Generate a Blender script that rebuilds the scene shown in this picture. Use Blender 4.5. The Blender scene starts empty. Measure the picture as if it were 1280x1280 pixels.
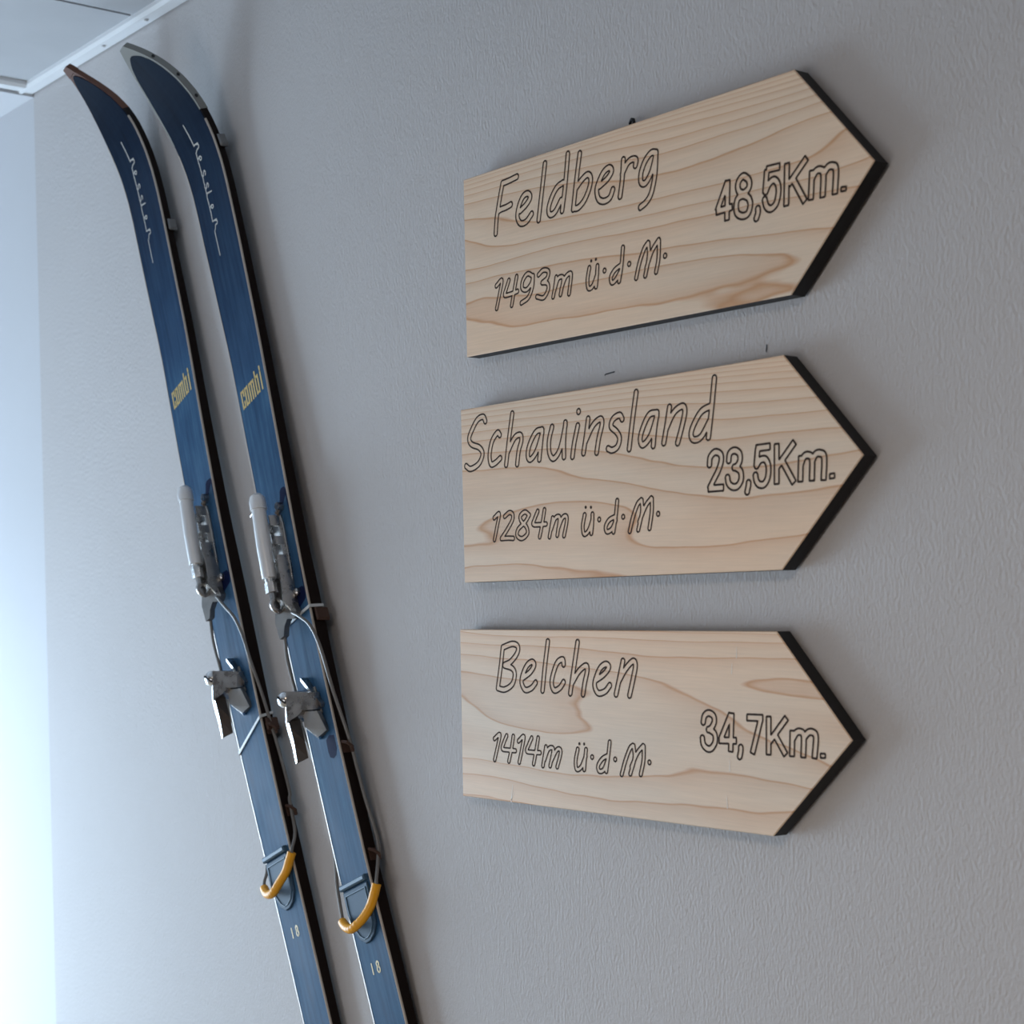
import bpy, bmesh, math, random
import numpy as np
from mathutils import Vector, Matrix

# ------------------------------------------------------------------ camera, world, light, exposure
scene = bpy.context.scene
COL = scene.collection
CZ = 1.6                                   # camera height above the floor
R_ = math.radians
cam_data = bpy.data.cameras.new('camera')
cam = bpy.data.objects.new('camera', cam_data)
COL.objects.link(cam)
cr = Vector((0.58907323, 0.8080584, 0.00586153))
cu = Vector((-0.09551342, 0.06242265, 0.99346897))
cf = Vector((-0.80241505, 0.58578583, -0.11395194))
M = Matrix((cr, cu, -cf)).transposed().to_4x4()
M.translation = Vector((0, -1.2073, CZ))
cam.matrix_world = M
cam_data.sensor_width = 36
cam_data.lens = 2181.3774 / 1280 * 36
cam_data.shift_y = 343.9753 / 1280
cam_data.clip_start = 0.02
cam_data.dof.use_dof = True
cam_data.dof.focus_distance = 2.05
cam_data.dof.aperture_fstop = 9.0
scene.camera = cam

scene.view_settings.view_transform = 'Standard'
scene.view_settings.look = 'None'
scene.view_settings.exposure = 0.0
scene.view_settings.gamma = 1.0
scene.view_settings.use_curve_mapping = False

world = bpy.data.worlds.new('world'); scene.world = world
world.use_nodes = True
world.node_tree.nodes['Background'].inputs[0].default_value = (0.55, 0.75, 1.0, 1)
world.node_tree.nodes['Background'].inputs[1].default_value = 1.2

XL = -3.109                                # corner of the window bay
ZC = 2.465                                 # underside of the ceiling trim
XW = XL - 1.20                             # plane of the bay window
BAY = 2.4                                  # length of the bay along y

def area(name, loc, rot, sx, sy, power, col, spread=180):
    l = bpy.data.lights.new(name, 'AREA'); l.shape = 'RECTANGLE'
    l.size = sx; l.size_y = sy; l.energy = power; l.color = col; l.spread = R_(spread)
    o = bpy.data.objects.new(name, l); COL.objects.link(o)
    o.location = loc; o.rotation_euler = rot
    return o
# daylight entering by the bay window (along +x), plus two added fills: unseen back window (along +y), unseen ceiling lamp
area('daylight', (XW - 0.12, -0.98, 0.82), (R_(90), 0, R_(-90)), 1.6, 1.34, 92, (0.62, 0.81, 1.0))
area('back_fill', (-1.2, -3.92, 0.65), (R_(90), 0, 0), 2.0, 1.0, 20, (1.0, 0.90, 0.81))
area('ceiling_fill_light', (-0.4, -1.75, 2.40), (0, 0, 0), 0.5, 0.5, 13, (1.0, 0.80, 0.62))

# ------------------------------------------------------------------ helpers
def tag(o, label=None, cat=None, group=None, kind=None):
    if label: o['label'] = label
    if cat: o['category'] = cat
    if group: o['group'] = group
    if kind: o['kind'] = kind
    return o

def empty(name, loc):
    o = bpy.data.objects.new(name, None); COL.objects.link(o); o.location = loc
    o.empty_display_size = 0.05
    return o

def world_loc(o):
    v = Vector((0, 0, 0))
    while o is not None:
        v += o.location; o = o.parent
    return v

def mesh(name, verts, faces, mats, parent=None, smooth=False, mi=None, origin=None):
    """verts in world coordinates; the object's origin is its parent's (or `origin`)"""
    if not isinstance(mats, (list, tuple)): mats = [mats]
    base = world_loc(parent) if parent is not None else Vector(origin if origin else (0, 0, 0))
    me = bpy.data.meshes.new(name)
    me.from_pydata([tuple(Vector(v) - base) for v in verts], [], faces)
    for m in mats: me.materials.append(m)
    if mi: me.polygons.foreach_set('material_index', mi)
    bm = bmesh.new(); bm.from_mesh(me)
    bmesh.ops.recalc_face_normals(bm, faces=bm.faces[:])
    bm.to_mesh(me); bm.free()
    if smooth:
        me.polygons.foreach_set('use_smooth', [True] * len(me.polygons))
        try: me.set_sharp_from_angle(angle=R_(38))
        except Exception: pass
    o = bpy.data.objects.new(name, me); COL.objects.link(o)
    if parent is not None: o.parent = parent
    else: o.location = base
    return o

class G:
    """collects shapes into one mesh"""
    def __init__(s): s.v = []; s.f = []; s.m = []
    def add(s, v, f, m=0):
        k = len(s.v); s.v += [tuple(p) for p in v]; s.f += [tuple(i + k for i in q) for q in f]; s.m += [m] * len(f)
        return s
    def box(s, a, b, m=0):
        (x0, y0, z0), (x1, y1, z1) = a, b
        v = [(x0,y0,z0),(x1,y0,z0),(x1,y1,z0),(x0,y1,z0),(x0,y0,z1),(x1,y0,z1),(x1,y1,z1),(x0,y1,z1)]
        return s.add(v, [(0,3,2,1),(4,5,6,7),(0,1,5,4),(1,2,6,5),(2,3,7,6),(3,0,4,7)], m)
    def prism(s, poly, h0, h1, m=0, bev=0.0, f=None):
        """poly in (s,t), extruded in h; optional chamfer on the h1 rim; f maps (s,t,h) to the world"""
        n = len(poly); P = np.array(poly, float)
        # local chamfer: shrink toward the centroid-offset inset
        rings = [(P, h0)]
        if bev > 0:
            sg = 1 if h1 > h0 else -1
            rings += [(P, h1 - sg * bev), (inset(P, bev), h1)]
        else: rings += [(P, h1)]
        v = []
        for Q, h in rings: v += [(q[0], q[1], h) for q in Q]
        fc = []
        for r in range(len(rings) - 1):
            for i in range(n):
                j = (i + 1) % n; fc.append((r*n+i, r*n+j, (r+1)*n+j, (r+1)*n+i))
        fc.append(tuple(range(n))[::-1]); L = (len(rings)-1)*n; fc.append(tuple(L+i for i in range(n)))
        if f: v = [f(*p) for p in v]
        return s.add(v, fc, m)
    def tube(s, pts, r, seg=10, m=0, cap=True, flat=None):
        P = [Vector(p) for p in pts]; n = len(P)
        rr = r if hasattr(r, '__len__') else [r] * n
        T = [(P[min(i+1, n-1)] - P[max(i-1, 0)]).normalized() for i in range(n)]
        a = Vector((0, 0, 1)) if abs(T[0].z) < 0.9 else Vector((1, 0, 0))
        N = (a - T[0] * a.dot(T[0])).normalized(); v = []
        for i in range(n):
            N = (N - T[i] * N.dot(T[i])).normalized(); B = T[i].cross(N)
            for k in range(seg):
                q = 2 * math.pi * k / seg
                v.append(P[i] + (N * math.cos(q) + B * math.sin(q)) * rr[i])
        fc = []
        for i in range(n - 1):
            for k in range(seg):
                k2 = (k + 1) % seg
                fc.append((i*seg+k, i*seg+k2, (i+1)*seg+k2, (i+1)*seg+k))
        if cap: fc += [tuple(range(seg))[::-1], tuple((n-1)*seg + k for k in range(seg))]
        return s.add(v, fc, m)
    def build(s, name, mats, parent=None, smooth=False, origin=None):
        return mesh(name, s.v, s.f, mats, parent, smooth, s.m if isinstance(mats, (list, tuple)) and len(mats) > 1 else None, origin)

def inset(P, d):
    n = len(P); area2 = sum(P[i][0]*P[(i+1)%n][1] - P[(i+1)%n][0]*P[i][1] for i in range(n))
    sg = 1 if area2 > 0 else -1; out = []
    for i in range(n):
        a = P[i] - P[i-1]; b = P[(i+1) % n] - P[i]
        na = np.array([-a[1], a[0]]) / (np.hypot(*a) + 1e-12) * sg; nb = np.array([-b[1], b[0]]) / (np.hypot(*b) + 1e-12) * sg
        k = na + nb; k = k / max(0.35, (1 + na @ nb))
        out.append(P[i] + k * d)
    return np.array(out)

def catmull(pts, k=6):
    P = [np.array(p, float) for p in pts]
    if len(P) < 3: return P
    out = []
    for i in range(len(P) - 1):
        p0 = P[i-1] if i else 2*P[0]-P[1]; p1 = P[i]; p2 = P[i+1]; p3 = P[i+2] if i + 2 < len(P) else 2*P[-1]-P[-2]
        for j in range(k):
            t = j / k
            out.append(0.5*((2*p1)+(-p0+p2)*t+(2*p0-5*p1+4*p2-p3)*t*t+(-p0+3*p1-3*p2+p3)*t**3))
    out.append(P[-1]); return out

# ------------------------------------------------------------------ materials
def nmat(name, base, rough=0.5, metal=0.0, spec=0.5, coat=0.0):
    m = bpy.data.materials.new(name); m.use_nodes = True
    b = m.node_tree.nodes['Principled BSDF']
    b.inputs['Base Color'].default_value = (*base, 1); b.inputs['Roughness'].default_value = rough
    b.inputs['Metallic'].default_value = metal; b.inputs['Specular IOR Level'].default_value = spec
    b.inputs['Coat Weight'].default_value = coat
    return m
def nd(m, kind, **kw):
    n = m.node_tree.nodes.new(kind)
    for k, v in kw.items():
        if k in n.inputs: n.inputs[k].default_value = v
        else: setattr(n, k, v)
    return n
def lk(m, a, ao, b, bi): m.node_tree.links.new(a.outputs[ao], b.inputs[bi])
def coords(m, scale=(1, 1, 1), loc=(0, 0, 0), rot=(0, 0, 0), src='Object'):
    tc = nd(m, 'ShaderNodeTexCoord'); mp = nd(m, 'ShaderNodeMapping')
    mp.inputs['Scale'].default_value = scale; mp.inputs['Location'].default_value = loc; mp.inputs['Rotation'].default_value = rot
    lk(m, tc, src, mp, 'Vector'); return mp
def noise(m, vec, scale=1, detail=3, rough=0.5, dist=0.0):
    n = nd(m, 'ShaderNodeTexNoise'); n.inputs['Scale'].default_value = scale; n.inputs['Detail'].default_value = detail
    n.inputs['Roughness'].default_value = rough; n.inputs['Distortion'].default_value = dist
    lk(m, vec, 'Vector', n, 'Vector'); return n
def ramp(m, src, out, stops, interp='LINEAR'):
    r = nd(m, 'ShaderNodeValToRGB'); e = r.color_ramp.elements; r.color_ramp.interpolation = interp
    while len(e) < len(stops): e.new(0.5)
    for i, (p, c) in enumerate(stops):
        e[i].position = p; e[i].color = (*c, 1) if len(c) == 3 else c
    lk(m, src, out, r, 'Fac'); return r
def bump(m, src, out, strength, dist):
    b = nd(m, 'ShaderNodeBump'); b.inputs['Strength'].default_value = strength; b.inputs['Distance'].default_value = dist
    lk(m, src, out, b, 'Height'); lk(m, b, 'Normal', m.node_tree.nodes['Principled BSDF'], 'Normal'); return b
def math_(m, op, a, b=None):
    n = nd(m, 'ShaderNodeMath', operation=op)
    for i, q in enumerate((a, b)):
        if q is None: continue
        if isinstance(q, tuple): lk(m, q[0], q[1], n, i)
        else: n.inputs[i].default_value = q
    return n
def mixc(m, fac, a, b, mode='MIX'):
    n = nd(m, 'ShaderNodeMix', data_type='RGBA', blend_type=mode)
    for i, q in ((0, fac), (6, a), (7, b)):
        if isinstance(q, tuple) and not isinstance(q[0], (int, float)): m.node_tree.links.new(q[0].outputs[q[1]], n.inputs[i])
        else: n.inputs[i].default_value = (*q, 1) if isinstance(q, tuple) else q
    return n
def P_(m): return m.node_tree.nodes['Principled BSDF']

def plaster(name, base, rough=0.75, s=0.68):
    m = nmat(name, base, rough, spec=0.3)
    c = coords(m, (300, 300, 160))
    n = noise(m, c, 1.0, 3, 0.55)
    c2 = coords(m, (34, 34, 20)); n2 = noise(m, c2, 1.0, 2, 0.5)
    a = math_(m, 'MULTIPLY', (n2, 'Fac'), 0.35); h = math_(m, 'ADD', (n, 'Fac'), (a, 0))
    bump(m, h, 0, s, 0.0019)
    c3 = coords(m, (1.3, 1.3, 1.3)); n3 = noise(m, c3, 1.0, 3, 0.5)
    v = ramp(m, n3, 'Fac', [(0.3, tuple(x*0.965 for x in base)), (0.7, tuple(min(1, x*1.03) for x in base))])
    lk(m, v, 'Color', P_(m), 'Base Color')
    return m
MW = plaster('grey_wall_paint', (0.535, 0.52, 0.52))
MWARM = plaster('warm_wall_paint', (0.17, 0.13, 0.10))
MR = plaster('white_wall_paint', (0.585, 0.595, 0.62), 0.7, 0.18)
MCEIL = nmat('ceiling_board', (0.52, 0.53, 0.55), 0.7, spec=0.3)
_c = coords(MCEIL, (5, 5, 5)); _n = noise(MCEIL, _c, 1, 4, 0.6)
lk(MCEIL, ramp(MCEIL, _n, 'Fac', [(0.3, (0.42, 0.43, 0.45)), (0.7, (0.46, 0.47, 0.49))]), 'Color', P_(MCEIL), 'Base Color')
MTRIM = nmat('white_gloss_trim', (0.80, 0.82, 0.84), 0.28)
MDARK = nmat('dark_gap', (0.03, 0.03, 0.033), 0.9)
MFLOOR = nmat('oak_floor', (0.5, 0.42, 0.33), 0.45)
_c = coords(MFLOOR, (3, 40, 1)); _n = noise(MFLOOR, _c, 1, 5, 0.6)
lk(MFLOOR, ramp(MFLOOR, _n, 'Fac', [(0.3, (0.37, 0.29, 0.21)), (0.7, (0.47, 0.38, 0.28))]), 'Color', P_(MFLOOR), 'Base Color')
MFRAME = nmat('white_window_frame', (0.78, 0.79, 0.80), 0.35)
# window glass: mostly clear, with a little reflection
MGLASS = bpy.data.materials.new('window_glass'); MGLASS.use_nodes = True
_nt = MGLASS.node_tree; _nt.nodes.remove(_nt.nodes['Principled BSDF'])
_t = nd(MGLASS, 'ShaderNodeBsdfTransparent'); _g = nd(MGLASS, 'ShaderNodeBsdfGlossy'); _g.inputs['Roughness'].default_value = 0.02
_x = nd(MGLASS, 'ShaderNodeMixShader'); _x.inputs[0].default_value = 0.06
lk(MGLASS, _t, 0, _x, 1); lk(MGLASS, _g, 0, _x, 2); lk(MGLASS, _x, 0, _nt.nodes['Material Output'], 'Surface')

def pine(name, seed, k_rings, k_noise, sx, sz, dense=0, light=(0.79, 0.62, 0.465), line=(0.60, 0.325, 0.165)):
    """sawn pine: contour lines of a stretched noise give the long cathedral grain"""
    m = nmat(name, light, 0.55, spec=0.35)
    c = coords(m, (sx, 1, sz), seed)
    n = noise(m, c, 1.0, 2.0, 0.45, 0.25)
    tc = nd(m, 'ShaderNodeTexCoord'); sp = nd(m, 'ShaderNodeSeparateXYZ'); lk(m, tc, 'Object', sp, 'Vector')
    a = math_(m, 'MULTIPLY', (n, 'Fac'), k_noise); b = math_(m, 'MULTIPLY', (sp, 'Z'), k_rings)
    cw = coords(m, (9, 1, 30), seed); nw = noise(m, cw, 1.0, 2, 0.5); w = math_(m, 'MULTIPLY', (nw, 'Fac'), 0.35)
    s = math_(m, 'ADD', (math_(m, 'ADD', (a, 0), (b, 0)), 0), (w, 0))
    zc = math_(m, 'POWER', (math_(m, 'MULTIPLY', (sp, 'Z'), 5.0), 0), 9.0)
    s = math_(m, 'ADD', (s, 0), (math_(m, 'MULTIPLY', (zc, 0), dense), 0))
    fr = math_(m, 'FRACT', (s, 0))
    lt = tuple(light)
    mid = tuple(0.62*x + 0.38*y for x, y in zip(light, line))
    r = ramp(m, fr, 0, [(0.0, lt), (0.35, lt), (0.72, tuple(0.80*x+0.20*y for x, y in zip(light, line))), (0.90, mid), (0.955, line), (1.0, lt)])
    # patches of warm and pale wood, and fine fibres along the board
    c2 = coords(m, (2.2, 1, 7), tuple(x + 3 for x in seed)); n2 = noise(m, c2, 1.0, 2, 0.5)
    r2 = ramp(m, n2, 'Fac', [(0.32, (0.93, 0.97, 1.0)), (0.68, (1.05, 0.97, 0.90))])
    x1 = mixc(m, 1.0, (r, 'Color'), (r2, 'Color'), 'MULTIPLY')
    c3 = coords(m, (14, 1, 520), seed); n3 = noise(m, c3, 1.0, 3, 0.6)
    r3 = ramp(m, n3, 'Fac', [(0.3, (0.94, 0.94, 0.94)), (0.7, (1.04, 1.04, 1.04))])
    x2 = mixc(m, 1.0, (x1, 2), (r3, 'Color'), 'MULTIPLY')
    m.node_tree.links.new(x2.outputs[2], P_(m).inputs['Base Color'])
    bump(m, n3, 'Fac', 0.06, 0.0005)
    return m
MBLACK = nmat('black_edge_paint', (0.010, 0.009, 0.010), 0.55, spec=0.3)
MINK = nmat('burnt_line', (0.045, 0.028, 0.020), 0.8, spec=0.2)
MGLUE = nmat('dried_glue', (0.80, 0.74, 0.66), 0.4)
MPENCIL = nmat('pencil', (0.05, 0.05, 0.055), 0.7)

def ski_blue(name, seed):
    m = nmat(name, (0.03, 0.075, 0.16), 0.45, spec=0.055)
    tc = nd(m, 'ShaderNodeTexCoord'); mp = nd(m, 'ShaderNodeMapping'); lk(m, tc, 'UV', mp, 'Vector')
    mp.inputs['Scale'].default_value = (7, 130, 1); mp.inputs['Location'].default_value = (seed, seed, 0)
    n = noise(m, mp, 1.0, 4, 0.62)
    mp2 = nd(m, 'ShaderNodeMapping'); lk(m, tc, 'UV', mp2, 'Vector'); mp2.inputs['Scale'].default_value = (9, 14, 1); mp2.inputs['Location'].default_value = (seed, 2*seed, 0)
    n2 = noise(m, mp2, 1.0, 4, 0.6)
    s = math_(m, 'ADD', (math_(m, 'MULTIPLY', (n, 'Fac'), 0.5), 0), (math_(m, 'MULTIPLY', (n2, 'Fac'), 0.5), 0))
    # the lacquer is deep navy on the shovel and grows paler towards the boot
    r = ramp(m, s, 0, [(0.32, (0.016, 0.050, 0.115)), (0.48, (0.032, 0.093, 0.190)), (0.62, (0.058, 0.140, 0.250)), (0.76, (0.13, 0.24, 0.35))])
    sp = nd(m, 'ShaderNodeSeparateXYZ'); lk(m, tc, 'UV', sp, 'Vector')
    fd = ramp(m, sp, 'X', [(0.10, (0.11, 0.12, 0.15)), (0.28, (0.27, 0.28, 0.33)), (0.49, (0.66, 0.64, 0.68)), (0.54, (0.86, 0.88, 0.88))])
    x = mixc(m, 1.0, (r, 'Color'), (fd, 'Color'), 'MULTIPLY')
    m.node_tree.links.new(x.outputs[2], P_(m).inputs['Base Color'])
    rr = ramp(m, n2, 'Fac', [(0.3, (0.40,)*3), (0.7, (0.58,)*3)]); lk(m, rr, 'Color', P_(m), 'Roughness')
    bump(m, n, 'Fac', 0.08, 0.001)
    return m
MBLUE = [ski_blue('worn_blue_lacquer', 0.3), ski_blue('worn_blue_lacquer_second', 4.7)]
MNAVY = nmat('unfaded_shaded_navy', (0.005, 0.010, 0.045), 0.6, spec=0.04)
MSIDE = nmat('shaded_brown_sidewall', (0.010, 0.0055, 0.0045), 0.5, spec=0.12)
MSIDETIP = nmat('lit_brown_tip', (0.12, 0.038, 0.014), 0.45, spec=0.3)
MEDGE = nmat('worn_edge_strip', (0.50, 0.44, 0.38), 0.40, metal=0.3)
MTIPMETAL = nmat('dull_tip_metal', (0.25, 0.25, 0.235), 0.6, metal=0.15, spec=0.25)
def metal(name, base, rough):
    m = nmat(name, base, rough, metal=1.0)
    c = coords(m, (60, 60, 60)); n = noise(m, c, 1.0, 4, 0.6)
    rr = ramp(m, n, 'Fac', [(0.3, (rough*0.7,)*3), (0.7, (min(1, rough*1.4),)*3)]); lk(m, rr, 'Color', P_(m), 'Roughness')
    cc = ramp(m, n, 'Fac', [(0.35, tuple(x*0.78 for x in base)), (0.62, base)]); lk(m, cc, 'Color', P_(m), 'Base Color')
    return m
MSTEEL = metal('aged_chrome', (0.50, 0.48, 0.465), 0.28)
MSTEELD = metal('dull_steel', (0.32, 0.31, 0.30), 0.45)
MSTEELB = metal('shaded_steel', (0.085, 0.075, 0.07), 0.5)  # shade of the prong's right flank, as a colour
MALU = nmat('light_aluminium', (0.82, 0.84, 0.86), 0.32, metal=0.3)
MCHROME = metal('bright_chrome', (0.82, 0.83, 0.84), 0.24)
MCABLE = nmat('steel_cable', (0.22, 0.21, 0.20), 0.42, metal=0.6)
MYEL = nmat('yellow_plastic', (0.90, 0.41, 0.008), 0.4)
MPLATE = nmat('grey_blue_rubber', (0.035, 0.075, 0.13), 0.55, spec=0.2)
MRIM = nmat('grey_blue_rim', (0.06, 0.12, 0.19), 0.45, spec=0.3)
MTIE = nmat('white_nylon', (0.62, 0.66, 0.68), 0.4)
MGOLD = nmat('gold_print', (0.62, 0.47, 0.17), 0.45)
MSILVER = nmat('pale_print', (0.55, 0.54, 0.50), 0.45)
MHOOK = nmat('grey_hook_metal', (0.22, 0.225, 0.23), 0.38, metal=0.6)
MRUST = nmat('rusty_iron', (0.055, 0.024, 0.014), 0.6)

# ------------------------------------------------------------------ outlined lettering
def sdf_poly(X, Y, pts, butt):
    d = np.full(X.shape, 1e9); n = len(pts)
    for i in range(n - 1):
        ax, ay = pts[i]; bx, by = pts[i+1]; ex, ey = bx-ax, by-ay; L2 = ex*ex+ey*ey + 1e-16
        t = np.clip(((X-ax)*ex+(Y-ay)*ey)/L2, 0, 1)
        q = np.hypot(X-ax-t*ex, Y-ay-t*ey)
        if butt:
            L = math.sqrt(L2)
            if i == 0: q = np.where(((X-ax)*ex+(Y-ay)*ey)/L < -butt*0.15, 1e3, q)
            if i == n-2: q = np.where(((X-bx)*ex+(Y-by)*ey)/L > butt*0.15, 1e3, q)
        d = np.minimum(d, q)
    return d

def outline(strokes, hw, lw, g, plane, butt=False, step=0.0005):
    """ribbon of width lw along the contour of strokes thickened by hw; plane maps (u,v) to the world"""
    allp = np.array([p for s in strokes for p in s]); pad = hw + lw + 2*step
    x0, y0 = allp.min(0) - pad; x1, y1 = allp.max(0) + pad
    xs = np.arange(x0, x1 + step, step); ys = np.arange(y0, y1 + step, step)
    X, Y = np.meshgrid(xs, ys); F = np.full(X.shape, 1e9)
    for s in strokes:
        if butt:
            S = sdf_box_poly(X, Y, s, hw)
        else: S = sdf_poly(X, Y, s, 0) - hw
        F = np.minimum(F, S)
    gy, gx = np.gradient(F, step)
    ins = F < 0
    verts = {}; vl = []; faces = []
    def vert(i, j, i2, j2):
        k = (i, j, i2, j2)
        if k in verts: return verts[k]
        a, b = F[i, j], F[i2, j2]; t = a/(a-b)
        x = X[i, j]+(X[i2, j2]-X[i, j])*t; y = Y[i, j]+(Y[i2, j2]-Y[i, j])*t
        nx = gx[i, j]*(1-t)+gx[i2, j2]*t; ny = gy[i, j]*(1-t)+gy[i2, j2]*t; l = math.hypot(nx, ny) + 1e-9
        nx /= l; ny /= l
        verts[k] = len(vl); vl.append((x-nx*lw/2, y-ny*lw/2)); vl.append((x+nx*lw/2, y+ny*lw/2))
        return verts[k]
    c = ins[:-1, :-1].astype(int) + ins[:-1, 1:] + ins[1:, 1:] + ins[1:, :-1]
    for i, j in zip(*np.nonzero((c > 0) & (c < 4))):
        q = [(i, j), (i, j+1), (i+1, j+1), (i+1, j)]; e = []
        for a in range(4):
            p, r = q[a], q[(a+1) % 4]
            if ins[p] != ins[r]:
                lo, hi = min(p, r), max(p, r); e.append(vert(*lo, *hi))
        for a in range(0, len(e) - 1, 2):
            faces.append((e[a], e[a]+1, e[a+1]+1, e[a+1]))
    g.add([plane(u, v) for u, v in vl], faces)

def sdf_box_poly(X, Y, pts, hw):
    d = np.full(X.shape, 1e9); n = len(pts); pts = [np.array(p) for p in pts]
    for i in range(n - 1):
        a, b = pts[i], pts[i+1]; e = b-a; L = float(np.hypot(*e)) + 1e-9; e = e/L
        u = (X-a[0])*e[0]+(Y-a[1])*e[1]; w = -(X-a[0])*e[1]+(Y-a[1])*e[0]
        t = np.clip(u, 0, L); cap = np.hypot(u-t, w) - hw
        if i == 0: cap = np.maximum(cap, -u)
        if i == n-2: cap = np.maximum(cap, u-L)
        d = np.minimum(d, cap)
    return d

def parse(txt):
    return [[[tuple(float(c)*1e-4 for c in p.split(',')) for p in st.split()] for st in gl.split(';')] for gl in txt.split('|')]

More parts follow.
